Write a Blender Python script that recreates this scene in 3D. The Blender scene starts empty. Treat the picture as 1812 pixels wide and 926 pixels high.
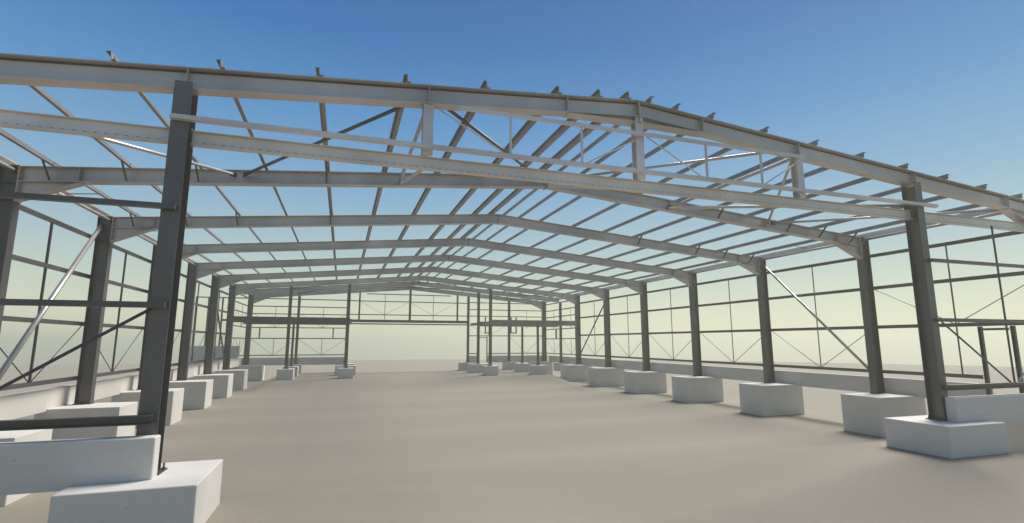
import bpy, math, random
from mathutils import Vector, Matrix
random.seed(7)
C = bpy.context.scene.collection
W = 31.40
YF = {1: 10.60, 2: 16.78, 3: 22.78, 4: 28.78, 5: 34.78, 6: 40.78, 7: 46.78, 8: 51.32, 9: 55.86}
ORD = {1: 'nearest', 2: 'second', 3: 'third', 4: 'fourth', 5: 'fifth', 6: 'sixth', 7: 'seventh', 8: 'eighth', 9: 'farthest'}
def zt(x):                       # top of the rafters
    return 6.83 + 0.0862 * min(x, W - x)

# ------------------------------------------------------------------ materials
def new_mat(name):
    m = bpy.data.materials.new(name); m.use_nodes = True
    nt = m.node_tree; nt.nodes.clear()
    out = nt.nodes.new('ShaderNodeOutputMaterial'); b = nt.nodes.new('ShaderNodeBsdfPrincipled')
    nt.links.new(b.outputs[0], out.inputs[0])
    return m, nt, b
def ramp_node(nt, stops):
    r = nt.nodes.new('ShaderNodeValToRGB'); cr = r.color_ramp
    while len(cr.elements) < len(stops): cr.elements.new(0.5)
    for e, (p, c) in zip(cr.elements, stops):
        e.position = p; e.color = (*c, 1)
    return r
def steel(name, col, rough, metal, var=0.30):
    m, nt, b = new_mat(name); N = nt.nodes.new; L = nt.links.new
    tc = N('ShaderNodeTexCoord')
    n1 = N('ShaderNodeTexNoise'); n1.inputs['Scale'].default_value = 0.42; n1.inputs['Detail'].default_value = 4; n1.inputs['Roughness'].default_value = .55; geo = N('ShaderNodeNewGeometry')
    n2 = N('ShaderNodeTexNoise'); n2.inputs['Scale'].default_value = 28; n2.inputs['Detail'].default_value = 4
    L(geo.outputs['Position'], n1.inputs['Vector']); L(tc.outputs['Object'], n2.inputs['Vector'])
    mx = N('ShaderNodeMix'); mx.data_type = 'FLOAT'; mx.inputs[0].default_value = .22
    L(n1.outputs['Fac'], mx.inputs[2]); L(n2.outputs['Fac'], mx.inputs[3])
    lo = tuple(c * (1 - var) for c in col); hi = tuple(min(1, c * (1 + var)) for c in col)  # broad light and dark patches put reflected highlights into the steel's colour
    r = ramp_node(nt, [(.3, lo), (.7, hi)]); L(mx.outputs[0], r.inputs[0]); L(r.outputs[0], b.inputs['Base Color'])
    rr = N('ShaderNodeMapRange'); rr.inputs[3].default_value = rough - .07; rr.inputs[4].default_value = rough + .1
    L(n2.outputs['Fac'], rr.inputs[0]); L(rr.outputs[0], b.inputs['Roughness'])
    b.inputs['Metallic'].default_value = metal
    bp = N('ShaderNodeBump'); bp.inputs['Strength'].default_value = .06; bp.inputs['Distance'].default_value = .01
    L(n2.outputs['Fac'], bp.inputs['Height']); L(bp.outputs[0], b.inputs['Normal'])
    return m
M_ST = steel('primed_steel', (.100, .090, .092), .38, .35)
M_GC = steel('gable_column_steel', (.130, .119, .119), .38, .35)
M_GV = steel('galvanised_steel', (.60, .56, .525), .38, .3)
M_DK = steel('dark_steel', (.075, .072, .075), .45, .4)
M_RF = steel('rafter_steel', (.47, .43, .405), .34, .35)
M_PU = steel('purlin_steel', (.235, .213, .198), .40, .35)
M_TB = steel('tube_steel', (.45, .42, .40), .35, .5)
def concrete():
    m, nt, b = new_mat('cast_concrete'); N = nt.nodes.new; L = nt.links.new
    tc = N('ShaderNodeTexCoord')
    n1 = N('ShaderNodeTexNoise'); n1.inputs['Scale'].default_value = 1.3; n1.inputs['Detail'].default_value = 6
    n2 = N('ShaderNodeTexNoise'); n2.inputs['Scale'].default_value = 45; n2.inputs['Detail'].default_value = 3
    v = N('ShaderNodeTexVoronoi'); v.inputs['Scale'].default_value = 5.5; v.inputs['Randomness'].default_value = 1
    geo = N('ShaderNodeNewGeometry')
    for n in (n1, n2, v): L(geo.outputs['Position'], n.inputs['Vector'])
    r = ramp_node(nt, [(.3, (.65, .61, .545)), (.7, (.70, .655, .59))]); L(n1.outputs['Fac'], r.inputs[0])
    pit = N('ShaderNodeMapRange'); pit.inputs[1].default_value = .035; pit.inputs[2].default_value = .075; L(v.outputs['Distance'], pit.inputs[0])
    mx = N('ShaderNodeMix'); mx.data_type = 'RGBA'; mx.inputs[6].default_value = (.24, .24, .23, 1)
    L(pit.outputs[0], mx.inputs[0]); L(r.outputs[0], mx.inputs[7])
    m2 = N('ShaderNodeMix'); m2.data_type = 'RGBA'; m2.blend_type = 'MULTIPLY'; m2.inputs[0].default_value = .12
    L(mx.outputs[2], m2.inputs[6]); L(n2.outputs['Color'], m2.inputs[7])
    L(m2.outputs[2], b.inputs['Base Color']); b.inputs['Roughness'].default_value = .85
    bp = N('ShaderNodeBump'); bp.inputs['Strength'].default_value = .25; bp.inputs['Distance'].default_value = .01
    L(n2.outputs['Fac'], bp.inputs['Height']); L(bp.outputs[0], b.inputs['Normal'])
    return m
M_CO = concrete()
def sand():
    m, nt, b = new_mat('levelled_sand'); N = nt.nodes.new; L = nt.links.new
    geo = N('ShaderNodeNewGeometry')
    n1 = N('ShaderNodeTexNoise'); n1.inputs['Scale'].default_value = .12; n1.inputs['Detail'].default_value = 6
    n2 = N('ShaderNodeTexNoise'); n2.inputs['Scale'].default_value = 9; n2.inputs['Detail'].default_value = 6
    L(geo.outputs['Position'], n1.inputs['Vector']); L(geo.outputs['Position'], n2.inputs['Vector'])
    mx = N('ShaderNodeMix'); mx.data_type = 'FLOAT'; mx.inputs[0].default_value = .45
    L(n1.outputs['Fac'], mx.inputs[2]); L(n2.outputs['Fac'], mx.inputs[3])
    r = ramp_node(nt, [(.3, SAND_LO), (.7, SAND_HI)]); L(mx.outputs[0], r.inputs[0])
    L(r.outputs[0], b.inputs['Base Color']); b.inputs['Roughness'].default_value = .95
    bp = N('ShaderNodeBump'); bp.inputs['Strength'].default_value = .15; bp.inputs['Distance'].default_value = .02
    L(n2.outputs['Fac'], bp.inputs['Height']); L(bp.outputs[0], b.inputs['Normal'])
    return m
SAND_LO = (.236, .204, .156); SAND_HI = (.252, .219, .168)
M_SA = sand()

# ------------------------------------------------------------------ mesh building
class MB:
    def __init__(s): s.v = []; s.f = []; s.sm = []
    def prism(s, poly, p0, p1, up=(0, 0, 1), smooth=False):
        """extrude a closed 2D outline (a = sideways, b = towards up) from p0 to p1"""
        p0 = Vector(p0); p1 = Vector(p1); d = (p1 - p0).normalized(); up = Vector(up)
        if abs(d.dot(up)) > .999: up = Vector((0, 1, 0))
        a = d.cross(up).normalized(); b = a.cross(d).normalized()
        n = len(poly); o = len(s.v)
        for p in (p0, p1):
            for (x, y) in poly: s.v.append(tuple(p + a * x + b * y))
        for i in range(n):
            j = (i + 1) % n; s.f.append((o + i, o + j, o + n + j, o + n + i)); s.sm.append(smooth)
        s.f.append(tuple(o + i for i in reversed(range(n)))); s.sm.append(False)
        s.f.append(tuple(o + n + i for i in range(n))); s.sm.append(False)
        return s
    def box(s, x0, x1, y0, y1, z0, z1):
        o = len(s.v)
        for z in (z0, z1):
            for (x, y) in ((x0, y0), (x1, y0), (x1, y1), (x0, y1)): s.v.append((x, y, z))
        for f in ((0, 3, 2, 1), (4, 5, 6, 7), (0, 1, 5, 4), (1, 2, 6, 5), (2, 3, 7, 6), (3, 0, 4, 7)):
            s.f.append(tuple(o + i for i in f)); s.sm.append(False)
        return s
    def plate(s, pts, th):
        """flat outline in the XZ plane, thickness th along Y"""
        o = len(s.v); n = len(pts)
        for dy in (-th / 2, th / 2):
            for (x, y, z) in pts: s.v.append((x, y + dy, z))
        for i in range(n):
            j = (i + 1) % n; s.f.append((o + i, o + j, o + n + j, o + n + i)); s.sm.append(False)
        s.f.append(tuple(o + i for i in reversed(range(n)))); s.sm.append(False)
        s.f.append(tuple(o + n + i for i in range(n))); s.sm.append(False)
        return s
    def build(s, name, mat, parent=None, origin=None):
        o = Vector(origin) if origin is not None else Vector((0, 0, 0))
        if parent is None and origin is None:
            xs = [v[0] for v in s.v]; ys = [v[1] for v in s.v]; zs = [v[2] for v in s.v]
            o = Vector(((min(xs) + max(xs)) / 2, (min(ys) + max(ys)) / 2, min(zs)))
        if parent is not None: o = parent.location
        me = bpy.data.meshes.new(name)
        me.from_pydata([tuple(Vector(v) - o) for v in s.v], [], s.f); me.update()
        me.polygons.foreach_set('use_smooth', s.sm)
        me.materials.append(mat)
        import bmesh
        bm = bmesh.new(); bm.from_mesh(me); bmesh.ops.recalc_face_normals(bm, faces=bm.faces); bm.to_mesh(me); bm.free()
        ob = bpy.data.objects.new(name, me); C.objects.link(ob)
        if parent is None: ob.location = o
        else: ob.parent = parent
        return ob
def isec(w, h, tw=.014, tf=.02):
    a, b = w / 2, h / 2; t = tw / 2
    return [(-a, -b), (a, -b), (a, -b + tf), (t, -b + tf), (t, b - tf), (a, b - tf), (a, b), (-a, b), (-a, b - tf), (-t, b - tf), (-t, -b + tf), (-a, -b + tf)]
def csec(w, h, t=.008, lip=.018):       # web on the -a side, open towards +a
    a, b = w / 2, h / 2
    return [(-a, -b), (a, -b), (a, -b + lip), (a - t, -b + lip), (a - t, -b + t), (-a + t, -b + t), (-a + t, b - t), (a - t, b - t), (a - t, b - lip), (a, b - lip), (a, b), (-a, b)]
def zsec(w, h, t=.008, lip=.02, flip=1):
    k = flip
    p = [(-t / 2, -h / 2 + t), (-w + t, -h / 2 + t), (-w + t, -h / 2 + lip), (-w, -h / 2 + lip), (-w, -h / 2), (t / 2, -h / 2), (t / 2, h / 2 - t), (w - t, h / 2 - t), (w - t, h / 2 - lip), (w, h / 2 - lip), (w, h / 2), (-t / 2, h / 2)]
    return [(x * k, y) for x, y in p]
def rsec(w, h): return [(-w / 2, -h / 2), (w / 2, -h / 2), (w / 2, h / 2), (-w / 2, h / 2)]
def lsec(w, t=.006): return [(-w / 2, -w / 2), (w / 2, -w / 2), (w / 2, -w / 2 + t), (-w / 2 + t, -w / 2 + t), (-w / 2 + t, w / 2), (-w / 2, w / 2)]
def circ(r, n=12): return [(r * math.cos(2 * math.pi * i / n), r * math.sin(2 * math.pi * i / n)) for i in range(n)]

def tag(o, label, cat, group=None, kind=None):
    if label: o['label'] = label
    if cat: o['category'] = cat
    if group: o['group'] = group
    if kind: o['kind'] = kind
    return o
def thing(name, loc, label, cat, group=None):
    o = bpy.data.objects.new(name, None); o.empty_display_size = .3; C.objects.link(o); o.location = loc
    return tag(o, label, cat, group)

# ------------------------------------------------------------------ ground
gz = -1.505
def sstep(a, b, x):
    t = max(0.0, min(1.0, (x - a) / (b - a))); return t * t * (3 - 2 * t)
def height(x, y):
    h = .655 * sstep(40.5, 45.8, y) * (1 - sstep(62, 74, y)) * sstep(2.0, 3.9, x) * (1 - sstep(27.7, 29.3, x))
    for (cx, cy, hx, hy) in ((5.95, 10.48, .93, .94), (25.37, 10.54, 1.08, .86)):
        inner = (x > cx) == (cx < 15)
        d = math.hypot(max(0, abs(x - cx) - hx) / (8.5 if inner else 2.7), max(0, abs(y - cy) - hy) / (8.5 if y < cy else 3.8))
        h = max(h, .705 * (1 - sstep(.03, 1.0, d)))
    # the plot is a low rise: beyond it the land falls to a wide plain
    r = math.hypot(x - 10, y - 8); d = max(0.0, r - 97)
    drop = .0012 * d * d if d < 50 else 3 + .12 * (d - 50)
    return gz + h - min(drop, 60.0)
def ground():
    mb = MB(); R = 6000
    far = [700, 1200, 2500, R]; mid = [10 * i for i in range(9, 17)] + [180, 210, 260, 330, 420, 520, 600]
    xs = [-v for v in reversed(mid + far)] + [-80, -70, -60, -50, -40, -30, -20] + [-14 + .45 * i for i in range(134)] + [50, 56, 63, 70, 80] + mid + far
    ys = [-v for v in reversed(mid + far)] + [-80, -65, -50, -35, -20] + [-6 + .45 * i for i in range(184)] + [80, 85] + mid + far
    n = len(xs)
    for y in ys:
        for x in xs: mb.v.append((x, y, height(x, y)))
    for j in range(len(ys) - 1):
        for i in range(n - 1):
            mb.f.append((j * n + i, j * n + i + 1, (j + 1) * n + i + 1, (j + 1) * n + i)); mb.sm.append(True)
    g = mb.build('ground', M_SA, origin=(0, 0, gz)); tag(g, 'flat bare beige ground under the steel hall', 'ground', kind='structure')

# ------------------------------------------------------------------ footings
SHALLOW = []
def bevel_box(x0, x1, y0, y1, z0, z1, b=.012):
    mb = MB(); o = 0
    rings = [(0, z0), (0, z1 - b), (b, z1)]
    for (i, z) in rings:
        for (x, y) in ((x0 + i + b * (1 if 1 else 0), y0 + i), (x1 - i - b, y0 + i), (x1 - i, y0 + i + b), (x1 - i, y1 - i - b), (x1 - i - b, y1 - i), (x0 + i + b, y1 - i), (x0 + i, y1 - i - b), (x0 + i, y0 + i + b)):
            mb.v.append((x, y, z))
    for r in range(2):
        for i in range(8):
            j = (i + 1) % 8; mb.f.append((r * 8 + i, r * 8 + j, r * 8 + 8 + j, r * 8 + 8 + i)); mb.sm.append(False)
    mb.f.append(tuple(reversed(range(8)))); mb.f.append(tuple(range(16, 24))); mb.sm += [False, False]
    return mb
def footing(x0, x1, y0, y1, z0, label, group):
    o = bevel_box(x0, x1, y0, y1, z0, 0).build('concrete_footing', M_CO)
    tag(o, label, 'footing', group)
    if z0 > -1:
        SHALLOW.append(((x0 + x1) / 2, (y0 + y1) / 2, x1 - x0))
FG = 'deep concrete footings under the side columns'
for k in (1, 2, 3, 4, 5, 6, 7, 9):
    y = YF[k]
    y0, y1 = (y - 1.38, y + .30)
    if k == 1: y0, y1 = 9.75, 11.40
    if k == 9: y0, y1 = y - .6, y + 1.0
    wide = {1: 'mostly hidden deep concrete footing at the front corner', 9: 'deep concrete footing at the back corner'}
    base = wide.get(k, 'deep concrete footing, %s from the camera' % ORD[k - 1 if k > 1 else 1])
    if k == 2: base = 'deep concrete footing, nearest of its row'
    if 2 < k < 9: base = 'deep concrete footing, %s of its row' % ORD[k - 1]
    footing(-.55, 1.80, y0, y1, -1.5, base + ', left side of the hall', FG)
    footing(W - 2.05, W + .55, y0, y1, -1.5, base + ', right side of the hall', FG)
footing(5.02, 6.88, 9.54, 11.42, -.82, 'bright topped shallow footing under the big front left column', 'shallow footings under the gable columns')
footing(24.14, 26.45, 9.68, 11.40, -.80, 'shallow footing under the front right column with a plinth on it', 'shallow footings under the gable columns')
ROWN = {7: 'front', 8: 'middle', 9: 'back'}
XI = (4.65, 9.35, 22.14, 26.9)
SIDEN = {4.65: 'far left', 9.35: 'left of the wide opening', 22.14: 'right of the wide opening', 26.9: 'far right'}
for k in (7, 8, 9):
    for x in XI:
        hw = .62
        if k > 7 and x in (9.35, 22.14): hw = .92
        if k == 7 and x == 26.9: hw = .72
        footing(x - hw, x + hw, YF[k] - .62, YF[k] + .62, -.85,
                'small concrete pad under the %s post, %s row' % (SIDEN[x], ROWN[k]), 'small pad footings at the far end')
footing(W - .75, W + .55, YF[8] - .62, YF[8] + .62, -.85, 'small concrete pad between the last two right side footings', 'small pad footings at the far end')
ground()

# ------------------------------------------------------------------ plinth beams
def plinth(x0, x1, y0, y1, z0, z1, label):
    tag(bevel_box(x0, x1, y0, y1, z0, z1, .015).build('concrete_plinth', M_CO), label, 'plinth wall', 'concrete plinth beams between the footings')
plinth(-.45, -.25, 10.42, 55.75, -.07, .66, 'long low concrete plinth along the left wall, sunlit with shadow stripes')
plinth(W + .25, W + .45, 12.9, 55.75, -.07, .66, 'long low grey concrete plinth along the right wall')
plinth(W + .25, W + .45, 10.42, 11.8, -.07, .66, 'short concrete plinth between the doorway and the front right corner')
plinth(-.45, 6.10, 10.10, 10.38, -.07, .66, 'thick low concrete plinth at the front left beside the big column')
plinth(25.22, W + .45, 10.10, 10.38, -.07, .66, 'low concrete plinth at the front right beside the slender dark column')
plinth(-.25, 9.25, 55.98, 56.18, -.07, .68, 'concrete plinth across the back left of the hall')
plinth(22.05, 23.42, 55.98, 56.18, -.07, .68, 'short concrete plinth left of the back doorway')
plinth(24.38, W + .25, 55.98, 56.18, -.07, .68, 'concrete plinth across the back right of the hall')
tag(MB().box(-4.62, -.50, 56.0, 56.2, gz - .3, 1.82).build('concrete_wall', M_CO), 'taller plain grey concrete wall beyond the far left columns', 'wall')

# ------------------------------------------------------------------ columns
def bolts(mb, pts, r=.018, h=.05):
    for p in pts: mb.prism(circ(r, 6), p, (p[0], p[1], p[2] + h))
def main_column(k, side):
    x0 = 0 if side == 'L' else W; s = 1 if side == 'L' else -1; y = YF[k]
    nm = 'left' if side == 'L' else 'right'
    lab = {1: 'front corner column of the %s wall', 9: 'back corner column of the %s wall'}.get(k, 'heavy steel side column, ' + ORD[k - 1 if k > 1 else 1] + ' of the row on the %s') % nm
    t = thing('side_column', (x0 + s * .235, y, 0), lab, 'steel column', 'heavy side columns of the portal frames')
    xa, xb = x0, x0 + s * .468
    top = zt(.234)
    zk = 5.93
    m = MB()
    tf = .022
    m.prism([(-.15, -tf / 2), (.15, -tf / 2), (.15, tf / 2), (-.15, tf / 2)], (xa + s * tf / 2, y, .03), (xa + s * tf / 2, y, zt(0) - .003), up=(1, 0, 0))
    m.prism([(-.15, -tf / 2), (.15, -tf / 2), (.15, tf / 2), (-.15, tf / 2)], (xb - s * tf / 2, y, .03), (xb - s * tf / 2, y, zt(.46) - .003), up=(1, 0, 0))
    m.plate([(xa + s * tf, y, .03), (xb - s * tf, y, .03), (xb - s * tf, y, zt(.45)), (xa + s * tf, y, zt(.02))], .012)
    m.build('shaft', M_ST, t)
    b = MB(); b.box(min(xa, xb) - .03, max(xa, xb) + .03, y - .19, y + .19, .002, .03); b.build('base_plate', M_DK, t)
    b = MB(); bolts(b, [(xa + s * .1, y - .165, .03), (xb - s * .1, y - .165, .03), (xa + s * .1, y + .165, .03), (xb - s * .1, y + .165, .03)], .016, .06); b.build('anchor_bolts', M_DK, t)
    for zz in (zk, zt(.2) - .45):
        b = MB()
        for sg in (-1, 1): b.box(min(xa, xb) + tf, max(xa, xb) - tf, min(y + sg * .007, y + sg * .145), max(y + sg * .007, y + sg * .145), zz, zz + .016)
        b.build('stiffener', M_ST, t)
    b = MB(); xc0, xc1 = (x0 - .01, x0 + .475) if s > 0 else (x0 - .475, x0 + .01)
    b.prism(rsec(.31, .018), (x0 - s * .01, y, zt(0) + .008), (x0 + s * .466, y, zt(.466) + .008)); b.build('cap_plate', M_ST, t)
    return t
for k in (1, 2, 3, 4, 5, 6, 7, 9):
    main_column(k, 'L'); main_column(k, 'R')
def i_post(name, x, y, z0, z1, w, d, label, group, mat=None, plate=True, web_y=True, cat='steel column', head=0):
    t = thing(name, (x, y, z0), label, cat, group)
    m = MB(); zz = z0 + (.022 if plate else 0)
    m.prism(isec(w, d, .012, .016), (x, y, zz), (x, y, z1), up=(0, 1, 0) if web_y else (1, 0, 0)); m.build('shaft', mat or M_ST, t)
    if head:
        for yy, nn in ((y - d / 2 + .006, 0), (y + d / 2 - .006, 1)):
            b = MB(); b.box(x - w / 2 + .004, x + w / 2 - .004, yy - .006, yy + .006, z1 + .002, z1 + head); b.build('head_plate', mat or M_ST, t)
    if plate:
        b = MB(); b.box(x - w / 2 - .09, x + w / 2 + .09, y - d / 2 - .015, y + d / 2 + .05, z0 + .002, z0 + .022); b.build('base_plate', M_DK, t)
        b = MB(); e = .03; bolts(b, [(x + sx * (w / 2 + .05), y + sy * (d / 2 - .03), z0 + .022) for sx in (-1, 1) for sy in (-1, 1)], .016, .1)
        for sx in (-1, 1):
            for sy in (-1, 1): b.prism(circ(.03, 6), (x + sx * (w / 2 + .05), y + sy * (d / 2 - .03), z0 + .022), (x + sx * (w / 2 + .05), y + sy * (d / 2 - .03), z0 + .05))
        b.build('anchor_bolts', M_DK, t)
    return t
def rb(x): return zt(x) - .43      # rafter bottom
RD = .43
i_post('gable_column', 5.88, 10.60, 0, rb(5.9) - .02, .30, .40, 'massive dark column at the front left, largest in the picture', 'gable wall columns', mat=M_GC, head=.13)
i_post('gable_column', 25.28, 10.60, 0, rb(25.3) - .03, .28, .40, 'slender dark front column standing right beside the front right plinth', 'gable wall columns', mat=M_GC, head=.10)
for x, d in ((10.46, 'left'), (15.70, 'middle'), (20.80, 'right')):
    i_post('hanging_post', x, 10.60, 6.13, rb(x) - .01, .22, .22, 'short bright steel post hanging from the front rafter, %s of three' % d, 'short posts under the front rafter', mat=M_GV, plate=False, cat='post')
for x in (4.65, 9.35, 22.14, 26.9):
    for k in (7, 8, 9):
        full = k == 9 or (k == 7 and x != 26.9) or (k == 8 and x > 9 and x < 23)
        wd = .24 if full else .18
        top = rb(x) - .01 if full else 3.76
        i_post('inner_column', x, YF[k], 0, top, wd, wd, '%s inner post, %s, %s row' % ('full height' if full else 'short', SIDEN[x], ROWN[k]), 'slim inner columns at the far end')
i_post('inner_column', W - .12, YF[8], 0, zt(.12) - .45, .2, .24, 'slim column between the last two heavy columns of the right wall', 'slim inner columns at the far end', web_y=False)
for x, d in ((10.50, 'left'), (15.72, 'middle'), (20.90, 'right')):
    i_post('gable_post', x, YF[9], 4.51, rb(x) - .01, .22 if d == 'middle' else .17, .17, 'upper post above the far wide opening, %s of three' % d, 'posts above the far opening', plate=False, cat='post')

# ------------------------------------------------------------------ rafters
def rafter(k, side):
    y = YF[k]; s = 1 if side == 'L' else -1
    def X(a): return a if side == 'L' else W - a
    hw = .15 if k < 7 else .13
    nm = {'L': 'left', 'R': 'right'}[side]
    pos = {1: 'nearest roof frame, on top of the picture', 9: 'farthest roof frame above the end wall'}.get(k, '%s roof frame from the camera' % ORD[k])
    t = thing('roof_rafter', (X(.5), y, zt(.5) - RD), '%s sloping roof beam of the %s' % (nm, pos), 'roof beam', 'sloping roof beams')
    tf = .02; x0 = .490 if k != 8 else .24; x1 = W / 2 - .014
    def P(a, dz): return (X(a), y, zt(a) + dz)
    m = MB()
    m.prism(rsec(2 * hw, tf), P(x0, -tf / 2), P(x1, -tf / 2)); m.prism(rsec(2 * hw, tf), P(x0, -RD + tf / 2), P(x1, -RD + tf / 2))
    m.plate([P(x0, -tf), P(x1, -tf), P(x1, -RD + tf), P(x0, -RD + tf)], .012)
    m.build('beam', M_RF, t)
    if k != 8:
        e = MB(); e.box(min(X(.469), X(.489)), max(X(.469), X(.489)), y - .15, y + .15, 5.90, zt(.48) + .05)
        zz = 5.96
        while zz < 6.85:
            for yy in (-.09, .09): e.prism(circ(.022, 6), (X(.489), y + yy, zz), (X(.515), y + yy, zz))
            zz += .12
        e.build('end_plate', M_RF, t)
        xe = 1.86; zb = 5.945
        h = MB()
        h.prism(rsec(2 * hw, tf), (X(.489), y, zb), (X(xe), y, zt(xe) - RD - .016))
        h.plate([(X(.489), y, zb + .008), (X(.489), y, zt(.489) - RD - .002), (X(xe - .1), y, zt(xe - .1) - RD - .002), (X(xe - .1), y, zt(xe - .1) - RD - .012)], .012)
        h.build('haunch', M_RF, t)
    st = [1.80] if k != 8 else []
    if k == 1: st += [5.9, 10.46, 13.75] if side == 'L' else [6.07, 10.6, 13.8]
    if k == 2: st += [5.75, 10.45] if side == 'R' else [10.5]
    for a in st:
        b = MB()
        for sg in (-1, 1):
            ya, yb = sorted((y + sg * .0075, y + sg * (hw - .004)))
            b.box(X(a) - .008, X(a) + .008, ya, yb, zt(a) - RD + tf + .004, zt(a) - tf - .004)
        b.build('stiffener', M_RF, t)
    # apex plate
    e = MB(); xa, xb = sorted((X(W / 2 - .0135), X(W / 2 - .001)))
    zlow = zt(W / 2) - RD - (.16 if k == 1 else .05)
    e.box(xa, xb, y - hw - .005, y + hw + .005, zlow, zt(W / 2) + .0)
    e.build('apex_plate', M_RF, t)
    if k == 1:      # added dark strip, paints the gap's shadow line under the top flange's front edge
        h = MB(); h.prism(rsec(.012, .035), (X(x0), y - .0135, zt(x0) - tf - .0205), (X(x1), y - .0135, zt(x1) - tf - .0205)); h.build('gap_shade_strip', M_DK, t)
        h = MB(); a0 = 13.78; a1 = W / 2 - .016
        h.prism(rsec(2 * hw, .018), (X(a0), y, zt(a0) - RD - .012), (X(a1), y, zt(a1) - RD - .15))
        h.plate([(X(a0 + .1), y, zt(a0 + .1) - RD - .002), (X(a1), y, zt(a1) - RD - .002), (X(a1), y, zt(a1) - RD - .14), (X(a0 + .1), y, zt(a0 + .1) - RD - .012)], .012)
        h.build('apex_haunch', M_RF, t)
    fl = {2: (1.17, 2.93, 4.70, 8.22), 3: (1.17, 2.93, 4.70, 8.22)}.get(k, ())
    for a in fl:
        b = MB(); b.prism(lsec(.055), (X(a) - s * .02, y - .55, zt(a) + .06), (X(a), y - hw + .02, zt(a) - RD + .05)); b.build('fly_brace', M_DK, t)
    return t
for k in range(1, 10):
    rafter(k, 'L'); rafter(k, 'R')

# ------------------------------------------------------------------ purlins
PX = (1.17, 2.93, 4.70, 6.45, 8.22, 9.98, 11.74, 13.50, 14.58, 15.38)
ON = ['nearest the eaves', 'second from the eaves', 'third from the eaves', 'fourth from the eaves', 'fifth from the eaves', 'sixth from the eaves', 'seventh from the eaves', 'third from the ridge', 'second from the ridge', 'next to the ridge']
for side in 'LR':
    for i, a in enumerate(PX):
        x = a if side == 'L' else W - a; z = zt(a) + .087
        m = MB()
        up = Vector((-.0862 if side == 'L' else .0862, 0, 1)).normalized()
        m.prism(zsec(.07, .165, flip=-1 if side == 'L' else 1), (x, YF[1] - .20, z), (x, YF[9] + .3, z), up=up)
        # cleats bolted on each rafter
        t = thing('roof_purlin', (x, YF[1] - .20, z - .08), 'long thin roof purlin on the %s slope, %s' % ('left' if side == 'L' else 'right', ON[i]), 'purlin', 'roof purlins running the length of the hall')
        m.build('channel', M_PU, t)
        for k in range(1, 10):
            c = MB(); c.box(x + (.008 if side == 'L' else -.016), x + (.016 if side == 'L' else -.008), YF[k] - .07, YF[k] + .07, z - .083, z + .05); c.build('cleat', M_PU, t)
for side in 'LR':
    x = .12 if side == 'L' else W - .12
    m = MB(); m.prism(csec(.12, .2), (x, YF[1] - .3, zt(0) + .125), (x, YF[9] + .25, zt(0) + .125))
    tag(m.build('eaves_beam', M_GV), 'channel beam along the %s eaves on top of the side columns' % ('left' if side == 'L' else 'right'), 'eaves beam', 'eaves beams')
    xt = .36 if side == 'L' else W - .36
    for k in range(1, 9):
        if k == 8: continue
        ya = YF[k] + .012; yb = (YF[k + 1] if k < 7 else YF[9]) - .012
        m = MB(); m.prism(circ(.055), (xt, ya, 6.74), (xt, yb, 6.74), smooth=True)
        tag(m.build('eaves_strut', M_TB), 'round tube strut under the %s eaves between the %s and %s columns' % ('left' if side == 'L' else 'right', ORD[k], ORD[k + 1] if k < 7 else 'farthest'), 'strut', 'tube struts under the eaves')

# ------------------------------------------------------------------ side wall rails
def rail(name, p0, p1, label, group, h=.14, w=.07, mat=None, up=(0, 0, 1), flip=False, cat='wall rail', sec=None):
    m = MB(); m.prism(sec or csec(w, h), p1 if flip else p0, p0 if flip else p1, up=up)
    return tag(m.build(name, mat or M_ST), label, cat, group)
GN = {.92: 'bottom', 2.85: 'second lowest', 4.58: 'second highest', 6.03: 'top'}
for side in 'LR':
    x = -.07 if side == 'L' else W + .07; nm = 'left' if side == 'L' else 'right'
    for z in (.92, 2.85, 4.58, 6.03):
        y0 = 10.5; y1 = YF[7]
        if side == 'R' and z == .92: y0 = 12.93
        rail('wall_rail', (x, y0, z), (x, y1, z), '%s horizontal rail of the %s side wall' % (GN[z], nm), 'long horizontal rails of the side walls', mat=M_ST, flip=side == 'L')
    for i, z in enumerate((.92, 2.54, 3.60, 4.96, 5.70, 6.48)):
        rail('wall_rail', (x, YF[7] + .02, z), (x, YF[9], z), '%s thin rail of the %s side wall in the far end bays' % (['lowest', 'second lowest', 'third lowest', 'third highest', 'second highest', 'highest'][i], nm), 'thin rails of the side walls at the far end', h=.1, mat=M_ST, flip=side == 'L')
def rod(name, p0, p1, r, label, group, mat=None, cat='tie rod', n=8):
    m = MB(); m.prism(circ(r, n), p0, p1, smooth=n > 6); return tag(m.build(name, mat or M_DK), label, cat, group)
BAYS = [(1, 2), (2, 3), (3, 4), (4, 5), (5, 6), (6, 7), (7, 8), (8, 9)]
def bayname(a, b): return 'between the %s and %s %%s side columns' % (ORD[a], ORD[b])
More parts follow.
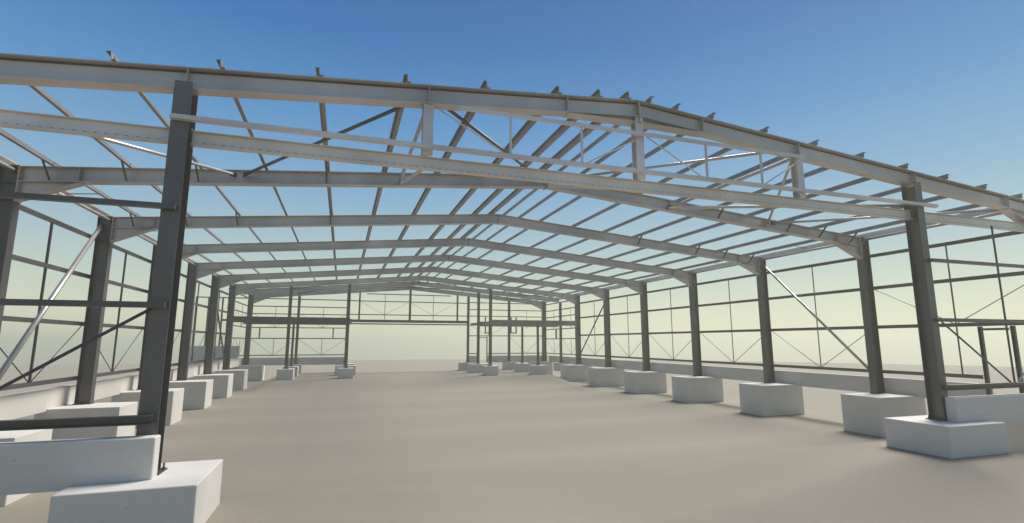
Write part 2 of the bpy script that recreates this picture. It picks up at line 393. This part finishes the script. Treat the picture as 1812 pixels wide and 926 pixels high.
for side in 'LR':
    x = -.07 if side == 'L' else W + .07; nm = 'left' if side == 'L' else 'right'
    for (a, b) in BAYS:
        ya, yb = YF[a], YF[b]; ym = (ya + yb) / 2
        if a == 1: ym = 13.62
        bn = ('in the %s %s wall bay' % ({1: 'nearest', 2: 'second', 3: 'third', 4: 'fourth', 5: 'fifth', 6: 'sixth', 7: 'seventh', 8: 'last'}[a], nm))
        if a < 7:
            m = MB(); m.prism(lsec(.06), (x, ym, .99 if not (a == 1 and side == 'R') else .99), (x, ym, 5.96))
            tag(m.build('hanger_rod', M_DK), 'vertical hanger ' + bn, 'hanger', 'vertical hangers of the side walls')
            zt_, zb = (2.78, 1.0)
            if a == 1 and side == 'R': zt_, zb = 4.5, 2.92
            rod('brace_rod', (x, yb - .15, zt_), (x, ym + .08, zb), .016, 'thin slanting rod, far half, ' + bn, 'thin slanting rods of the side walls')
            rod('brace_rod', (x, ya + .15, zt_), (x, ym - .08, zb), .016, 'thin slanting rod, near half, ' + bn, 'thin slanting rods of the side walls')
        else:
            for (z0, z1, w) in ((.99, 2.48, 'lower'), (4.0, 5.65, 'upper')):
                rod('hanger_rod', (x, ym, z0 if w == 'lower' else 3.66), (x, ym, z1), .02, '%s vertical hanger %s' % (w, bn), 'short hangers at the far end', cat='hanger')
            for (zh, zl, w) in ((2.48, 1.0, 'lower'), (4.9, 3.68, 'upper')):
                rod('brace_rod', (x, yb - .2, zh), (x, ym + .08, zl), .012, '%s thin rod on the far half %s' % (w, bn), 'thin slanting rods at the far end')
                rod('brace_rod', (x, ya + .2, zh), (x, ym - .08, zl), .012, '%s thin rod on the near half %s' % (w, bn), 'thin slanting rods at the far end')

# wall bracing tubes
def tube(name, p0, p1, r, label, group, mat=None):
    t = thing(name, p0, label, 'brace', group)
    p0 = Vector(p0); p1 = Vector(p1); d = (p1 - p0).normalized()
    m = MB(); m.prism(circ(r, 16), p0 + d * .12, p1 - d * .12, smooth=True); m.build('tube', mat or M_TB, t)
    for a, b in ((p0, p0 + d * .2), (p1 - d * .2, p1)):
        g = MB(); g.prism(rsec(.012, .14), a, b); g.build('end_gusset', M_DK, t)
WG = 'round tube braces of the side walls'
tube('wall_brace', (.12, YF[2] + .1, .22), (.12, YF[3] - .05, 6.58), .075, 'thick shiny tube brace leaning across the second left wall bay', WG)
tube('wall_brace', (W - .15, YF[3] - .1, 6.45), (W - .15, YF[2] + .1, .75), .06, 'long tube brace leaning across the second right wall bay', WG)
tube('wall_brace', (W - .15, YF[6] + .1, 6.0), (W - .15, YF[7] - .1, .85), .06, 'dark tube brace crossing the sixth right wall bay', WG, M_DK)
tube('wall_brace', (.15, YF[6] + .1, 6.0), (.15, YF[7] - .1, .5), .06, 'dark tube brace crossing the sixth left wall bay', WG, M_ST)

# ------------------------------------------------------------------ front gable frame
FGp = 'framing across the front gable'
yg = 10.36
for x0, x1, d in ((.48, 5.72, 'front tie beam segment left of the big front column'), (6.04, 25.13, 'long light tie beam between the two front columns'), (25.43, W - .48, 'front tie beam segment at the right edge of the picture')):
    m = MB(); m.prism(isec(.16, .27, .010, .014), (x0, 10.60, 5.985), (x1, 10.60, 5.985)); nf = len(m.f)
    xx = x0 + .2
    while xx < x1 - .2:                       # stitch slots along the lower part of the web
        m.box(xx, xx + .045, 10.588, 10.5935, 5.903, 5.911); xx += .16
    t = thing('tie_beam', (x0, 10.6, 5.85), d, 'steel beam', 'tie beams of the front gable'); bo = m.build('beam', M_GV, t)
    bo.data.materials.append(M_DK)
    for p in bo.data.polygons:
        if p.index >= nf: p.material_index = 1
    for x in (x0 + .006, x1 - .006):
        b = MB(); b.box(x - .005, x + .005, 10.50, 10.70, 5.80, 6.17); b.build('end_plate', M_DK, t)
rail('gable_rail', (5.75, yg - .04, 6.265), (25.85, yg - .04, 6.265), 'slim rail running just above the front tie beam', FGp, sec=rsec(.12, .085), mat=M_GV)
rail('gable_rail', (11.1, yg - .02, 7.24), (20.82, yg - .02, 7.24), 'slim upper rail just under the front rafters around the ridge', FGp, sec=rsec(.06, .085), mat=M_GV)
for x, d in ((12.28, 'first'), (14.03, 'second'), (17.53, 'third'), (19.28, 'fourth')):
    rail('thin_post', (x, yg - .02, 6.31), (x, yg - .02, 7.195), 'thin light upright between the front gable rails, %s from the left' % d, 'thin uprights between the front gable rails', sec=rsec(.045, .045), mat=M_GV, cat='upright')
for (p0, p1, d) in (((10.60, 7.2), (12.18, 6.33), 'outermost left'), ((15.58, 7.12), (14.15, 6.33), 'just left of the ridge post'), ((15.84, 7.2), (17.42, 6.33), 'just right of the ridge post'), ((20.7, 7.15), (19.38, 6.33), 'outermost right')):
    rod('brace_rod', (p0[0], yg + .03, p0[1]), (p1[0], yg + .03, p1[1]), .017, 'slanting rod between the front gable rails, %s' % d, 'slanting rods between the front gable rails', mat=M_GV)
for z, d, hh in ((.92, 'low', .15), (2.83, 'middle height', .10), (4.58, 'upper', .09)):
    rail('gable_rail', (0, yg - .06, z), (5.98, yg - .06, z), '%s horizontal rail running left from the big front column' % d, FGp, sec=csec(.13, hh) if hh > .12 else rsec(.12, hh))
    rail('gable_rail', (25.25, yg - .06, z), (W, yg - .06, z), '%s horizontal rail running right from the front right column' % d, FGp, sec=csec(.13, hh) if hh > .12 else rsec(.12, hh))
rod('brace_rod', (5.75, yg, 2.76), (3.1, yg, .98), .028, 'thick dark slanting rod left of the big front column', 'slanting rods of the front gable')
rod('brace_rod', (0.5, yg, 2.76), (2.9, yg, .98), .028, 'slanting rod nearest the front left corner', 'slanting rods of the front gable')
rod('hanger_rod', (3.0, yg, .98), (3.0, yg, 5.85), .03, 'vertical hanger left of the big front column', 'vertical hangers of the front gable', cat='hanger')
rod('hanger_rod', (28.35, yg, .98), (28.35, yg, 5.85), .028, 'vertical hanger in front of the right doorway', 'vertical hangers of the front gable', cat='hanger')
rod('brace_rod', (25.5, yg, 2.77), (28.2, yg, .98), .026, 'grey slanting rod from the slender front right column', 'slanting rods of the front gable', mat=M_ST)
rod('brace_rod', (31.0, yg, 2.77), (28.5, yg, .98), .026, 'bright slanting rod at the right edge of the picture', 'slanting rods of the front gable', mat=M_GV)

# doorway in the right wall
t = thing('door_frame', (W + .05, 12.25, .66), 'empty steel door frame in the right side wall near the front corner', 'door frame')
for yy in (12.82, 11.83):
    b = MB(); b.prism(csec(.10, .12), (W + .05, yy, .0 if yy > 12 else .0), (W + .05, yy, 2.77), up=(0, 1, 0)); b.build('jamb', M_ST, t)
b = MB(); b.prism(csec(.12, .08), (W + .05, 11.92, 2.66), (W + .05, 12.73, 2.66)); b.build('lintel', M_ST, t)

# ------------------------------------------------------------------ roof bracing
RG = 'round tube braces in the roof'
def rz(x): return zt(x) - .16
def rtube(a, b, label, r=.045, mat=None):
    tube('roof_brace', (a[0], a[1], rz(a[0])), (b[0], b[1], rz(b[0])), r, label, RG, mat)
ya, yb = YF[1] + .1, YF[2] - .1
rtube((.45, ya), (5.66, yb), 'roof tube brace of the first bay, outermost on the left')
rtube((5.84, yb), (10.40, ya), 'dark roof tube brace of the first bay rising left of the first hanging post', mat=M_DK)
rtube((10.56, ya), (15.55, yb), 'dark roof tube brace of the first bay rising right of the first hanging post', mat=M_DK)
rtube((15.82, yb), (20.70, ya), 'roof tube brace of the first bay, just right of the ridge')
rtube((20.92, ya), (25.75, yb), 'roof tube brace of the first bay, right of the third hanging post')
rtube((25.9, yb), (30.9, ya), 'roof tube brace of the first bay, outermost on the right')
for x, d in ((10.48, 'left'), (20.95, 'right')):
    tube('roof_strut', (x, ya + .02, rb(x) + .1), (x, yb - .02, rb(x) + .12), .05, 'tube strut joining the first two rafters, %s one' % d, 'tube struts between the first two roof frames')
tube('roof_strut', (10.5, 10.62, 5.95), (10.5, yb + .02, rb(10.5) + .08), .045, 'bright short strut rising from the foot of the left hanging post', 'struts from the hanging posts', M_GV)
tube('roof_strut', (15.7, 10.72, 5.95), (15.7, yb + .02, rb(15.7) + .06), .045, 'short strut rising from the foot of the middle hanging post', 'struts from the hanging posts', M_GV)
tube('roof_strut', (20.8, 10.72, 5.95), (20.8, yb + .02, rb(20.8) + .08), .045, 'short strut rising from the foot of the right hanging post', 'struts from the hanging posts', M_GV)
tube('roof_strut', (20.9, yb + .05, rb(20.9) + .15), (25.3, 10.75, 6.35), .045, 'shiny tube running from the second roof frame towards the front right column', 'struts from the hanging posts', M_TB)
for (k0, k1) in ((7, 8), (8, 9)):
    y0, y1 = YF[k0] + .1, YF[k1] - .1
    for i, (xa, xb) in enumerate(((.5, 4.65), (9.35, 4.75), (9.45, 15.6), (22.0, 15.8), (22.2, 26.8), (30.9, 27.0))):
        rtube((xa, y0), (xb, y1), 'thin dark roof brace far away, %s from left in the %s bay' % (['first', 'second', 'third', 'fourth', 'fifth', 'sixth'][i], 'nearer' if k0 == 7 else 'farther'), r=.04, mat=M_DK)
# sag rods between the outermost purlins
for side in 'LR':
    for (a, b) in BAYS[:6]:
        ym = (YF[a] + YF[b]) / 2
        X = (lambda q: q) if side == 'L' else (lambda q: W - q)
        rod('sag_rod', (X(.18), ym, zt(.18) + .1), (X(1.16), ym, zt(1.16) + .1), .016, 'short rod between eaves beam and first purlin, %s %s bay' % (ORD[a], 'left' if side == 'L' else 'right'), 'short rods at the eaves')

# ------------------------------------------------------------------ inner mezzanine beams at the far end
MGp = 'deep floor beams at the far end'
def ibeam(name, p0, p1, w, h, label, group, mat=None, cat='steel beam'):
    m = MB(); m.prism(isec(w, h, .012, .018), p0, p1); return tag(m.build(name, mat or M_ST), label, cat, group)
zc = 4.01
for k in (7, 8):
    y = YF[k]
    yy = y - .26 if k == 7 else y - .26
    ibeam('floor_beam', (.49, yy, zc), (9.5, yy, zc), .2, .48, 'deep horizontal floor beam on the far left, %s row' % ROWN[k], MGp)
    ibeam('floor_beam', (22.0, yy, zc), (W - .49, yy, zc), .2, .48, 'deep horizontal floor beam on the far right, %s row' % ROWN[k], MGp, mat=M_PU)
for x in XI:
    ibeam('floor_beam', (x + .24, YF[7] - .1, zc), (x + .24, YF[9] - .1, zc + .07), .16, .28, 'floor beam running away beside the %s post line' % SIDEN[x], MGp, mat=M_PU if x > 12 else M_ST)
ibeam('opening_beam', (9.5, YF[9] - .02, 4.36), (22.0, YF[9] - .02, 4.36), .2, .28, 'deep beam over the wide far opening', 'beams over the far opening')
rail('opening_beam', (9.5, YF[9] - .02, 4.06), (22.0, YF[9] - .02, 4.06), 'slim rail just below the beam over the wide far opening', 'beams over the far opening', h=.12, w=.1, cat='steel beam')

# ------------------------------------------------------------------ back gable
yk = YF[9] + .16
BG = 'thin rails of the back gable wall'
for i, (z, x0) in enumerate(((.90, 0), (2.54, 0), (3.60, 0), (4.96, 0), (5.70, 0), (6.47, 0))):
    rail('gable_rail', (.2, yk, z), (9.35, yk, z), '%s thin rail of the back wall on the far left' % ['lowest', 'second lowest', 'third lowest', 'third highest', 'second highest', 'highest'][i], BG, h=.09)
rail('gable_rail', (22.1, yk, .92), (23.4, yk, .92), 'short low rail left of the back doorway', BG, h=.09)
rail('gable_rail', (24.35, yk, .92), (W - .2, yk, .92), 'lowest thin rail of the back wall on the far right', BG, h=.09)
for z, d in ((2.87, 'second lowest'), (5.05, 'middle'), (5.77, 'second highest'), (6.55, 'highest')):
    rail('gable_rail', (22.1, yk, z), (W - .2, yk, z), '%s thin rail of the back wall on the far right' % d, BG, h=.09)
for z, x0, x1, d in ((5.03, 9.4, 22.05, 'lower'), (6.45, 9.4, 22.05, 'middle'), (7.22, 11.2, 20.2, 'upper')):
    rail('gable_rail', (x0, yk, z), (x1, yk, z), '%s thin rail above the wide far opening' % d, BG, h=.09)
for xc, d in ((13.1, 'left'), (18.25, 'right')):
    rod('hanger_rod', (xc, yk, 4.5), (xc, yk, 7.2), .03, 'vertical hanger above the far opening, %s one' % d, 'hangers above the far opening', cat='hanger', mat=M_ST)
    for e, s in ((-2.45, 'left'), (2.45, 'right')):
        rod('brace_rod', (xc + e, yk, 6.38), (xc + .08 * (1 if e > 0 else -1), yk, 5.08), .014, 'thin slanting rod above the far opening, %s arm of the %s pair' % (s, d), 'slanting rods above the far opening')
for (xa, xb, d) in ((.5, 4.55, 'left'), (4.75, 9.25, 'right')):
    xc = (xa + xb) / 2
    rod('hanger_rod', (xc, yk, .95), (xc, yk, 2.5), .025, 'short low hanger of the back left wall, %s bay' % d, 'hangers of the back left wall', cat='hanger')
    rod('hanger_rod', (xc, yk, 3.65), (xc, yk, 5.66), .025, 'short upper hanger of the back left wall, %s bay' % d, 'hangers of the back left wall', cat='hanger')
    for xe, s in ((xa, 'left'), (xb, 'right')):
        sg = 1 if xe > xc else -1
        rod('brace_rod', (xe, yk, 2.48), (xc + .08 * sg, yk, .96), .014, 'low thin slanting rod of the back left wall, %s arm in the %s bay' % (s, d), 'slanting rods of the back left wall')
        rod('brace_rod', (xe, yk, 5.0), (xc + .08 * sg, yk, 3.66), .014, 'upper thin slanting rod of the back left wall, %s arm in the %s bay' % (s, d), 'slanting rods of the back left wall')
for x, d in ((1.2, 'far left'), (8.03, 'right')):
    rail('window_jamb', (x, yk, 2.6), (x, yk, 3.55), 'short window jamb between two back rails, %s one' % d, 'window jambs of the back left wall', sec=rsec(.12, .08), cat='window frame')
for (xa, xb, zh, zl, xc, d) in ((27.0, 31.0, 2.8, .98, 29.0, 'low'), (22.3, 26.8, 4.1, 2.93, 24.55, 'upper')):
    rod('hanger_rod', (xc, yk, zl if d == 'low' else zl), (xc, yk, zh + .05), .022, '%s hanger of the back right wall' % d, 'hangers of the back right wall', cat='hanger') if d == 'upper' else None
    for xe, s in ((xa, 'left'), (xb, 'right')):
        sg = 1 if xe > xc else -1
        rod('brace_rod', (xe, yk, zh), (xc + .08 * sg, yk, zl), .014, '%s thin slanting rod of the back right wall, %s arm' % (d, s), 'slanting rods of the back right wall')
rod('hanger_rod', (29.1, yk, 3.7), (29.1, yk, 5.73), .022, 'thin hanger behind the far right floor beam', 'hangers of the back right wall', cat='hanger')
t = thing('door_frame', (23.9, yk, .0), 'slim empty door frame in the back right wall', 'door frame')
for x in (23.42, 24.36):
    b = MB(); b.prism(rsec(.1, .1), (x, yk + .01, .0), (x, yk + .01, 2.80), up=(0, 1, 0)); b.build('jamb', M_ST, t)
b = MB(); b.prism(rsec(.1, .08), (23.48, yk + .01, 2.70), (24.30, yk + .01, 2.70)); b.build('lintel', M_ST, t)
def win(xa, xb, label):
    t = thing('window_frame', ((xa + xb) / 2, yk, 3.15), label, 'window frame', 'small window frames in the back right wall')
    for x in (xa, xb):
        b = MB(); b.prism(rsec(.13, .1), (x, yk - .01, 3.14), (x, yk - .01, 4.98), up=(0, 1, 0)); b.build('jamb', M_ST, t)
    b = MB(); b.prism(rsec(.1, .12), (xa + .07, yk - .01, 3.20), (xb - .07, yk - .01, 3.20)); b.build('sill', M_ST, t)
win(27.18, 27.80, 'narrow U shaped steel window frame at the far right, clear of any post')
win(24.15, 24.85, 'narrow U shaped steel window frame half hidden behind an inner post')
# window jamb in the right wall far bays
rail('window_jamb', (W + .07, 53.0, 2.6), (W + .07, 53.0, 3.55), 'short window jamb in the last bay of the right wall', None, sec=rsec(.16, .1), cat='window frame')

# annex on the far left
for x, d in ((-4.5, 'first'), (-3.45, 'second'), (-2.25, 'third')):
    i_post('annex_post', x, 56.1, 1.82, 6.4, .13, .13, 'thin post standing on the tall far left wall, %s from the left' % d, 'thin posts on the tall concrete wall', plate=False, cat='post')
rail('annex_rail', (-4.6, 56.1, 6.46), (-.1, 56.1, 6.46), 'upper rail over the thin posts on the tall wall', 'rails over the tall concrete wall', h=.1)
ibeam('annex_rail', (-2.2, 56.28, 4.30), (-.1, 56.28, 4.30), .1, .2, 'lower rail beside the thin posts on the tall wall', 'rails over the tall concrete wall', cat='wall rail')

# ------------------------------------------------------------------ camera
cd = bpy.data.cameras.new('camera'); cam = bpy.data.objects.new('camera', cd); C.objects.link(cam)
cd.sensor_width = 36; cd.lens = 18.01; cd.clip_start = .05; cd.clip_end = 20000
cam.location = (8.915, 0, 2.202); cam.rotation_euler = (math.pi / 2 + .1556, 0, -.3172)
bpy.context.scene.camera = cam

# ------------------------------------------------------------------ light
sv = Vector((1.0, .52, 1.5)).normalized()
el = math.asin(sv.z); az = math.atan2(sv.x, sv.y)       # azimuth from +Y towards +X
sl = bpy.data.lights.new('sun', 'SUN'); sl.energy = SUN_E = 5.0; sl.angle = math.radians(28.0); sl.color = (1, .965, .91)
so = bpy.data.objects.new('sun', sl); C.objects.link(so); so.rotation_euler = sv.to_track_quat('Z', 'Y').to_euler()
w = bpy.data.worlds.new('World'); bpy.context.scene.world = w; w.use_nodes = True
nt = w.node_tree; nt.nodes.clear(); N = nt.nodes.new; L = nt.links.new
out = N('ShaderNodeOutputWorld'); bg = N('ShaderNodeBackground'); L(bg.outputs[0], out.inputs[0])
sky = N('ShaderNodeTexSky'); sky.sky_type = 'NISHITA'; sky.sun_disc = False; sky.sun_elevation = el; sky.sun_rotation = az
sky.air_density = 1.0; sky.dust_density = 2.0; sky.ozone_density = 2.0
tc = N('ShaderNodeTexCoord'); sp = N('ShaderNodeSeparateXYZ'); L(tc.outputs['Generated'], sp.inputs[0])
def s2l(r, g, b): return tuple(((c / 255) / 12.92 if c / 255 < .04045 else ((c / 255 + .055) / 1.055) ** 2.4) for c in (r, g, b))
K = 6.9
stops = [(0.0, (240, 240, 208)), (.045, (236, 239, 210)), (.09, (216, 230, 212)), (.17, (178, 208, 218)), (.27, (138, 184, 218)), (.40, (92, 153, 210)), (.52, (56, 123, 190)), (.66, (38, 98, 168)), (1.0, (32, 76, 142))]
r = ramp_node(nt, [(p, s2l(*c)) for p, c in stops]); L(sp.outputs[2], r.inputs[0])
sc = N('ShaderNodeMix'); sc.data_type = 'RGBA'; sc.blend_type = 'MULTIPLY'; sc.inputs[0].default_value = 1; sc.inputs[7].default_value = (K, K, K, 1)
L(r.outputs[0], sc.inputs[6])
mx = N('ShaderNodeMix'); mx.data_type = 'RGBA'; mx.inputs[0].default_value = .96
L(sky.outputs[0], mx.inputs[6]); L(sc.outputs[2], mx.inputs[7]); L(mx.outputs[2], bg.inputs['Color']); bg.inputs['Strength'].default_value = .10

sn = bpy.context.scene
sn.view_settings.view_transform = 'Standard'; sn.view_settings.look = 'None'; sn.view_settings.gamma = 1; sn.view_settings.exposure = .35
sn.cycles.max_bounces = 6
# ------------------------------------------------------------------ air
hz = MB().box(-6100, 6100, -6100, 6100, gz - 61.5, 12.0).build('haze', M_SA, origin=(0, 0, 0)); hz['kind'] = 'stuff'
hm = bpy.data.materials.new('thin_haze'); hm.use_nodes = True; hn = hm.node_tree; hn.nodes.clear()
ho = hn.nodes.new('ShaderNodeOutputMaterial'); hv = hn.nodes.new('ShaderNodeVolumePrincipled'); hn.links.new(hv.outputs[0], ho.inputs['Volume'])
hv.inputs['Color'].default_value = (1, .985, .74, 1); hv.inputs['Density'].default_value = .0028; hv.inputs['Anisotropy'].default_value = .3
hz.data.materials.clear(); hz.data.materials.append(hm)
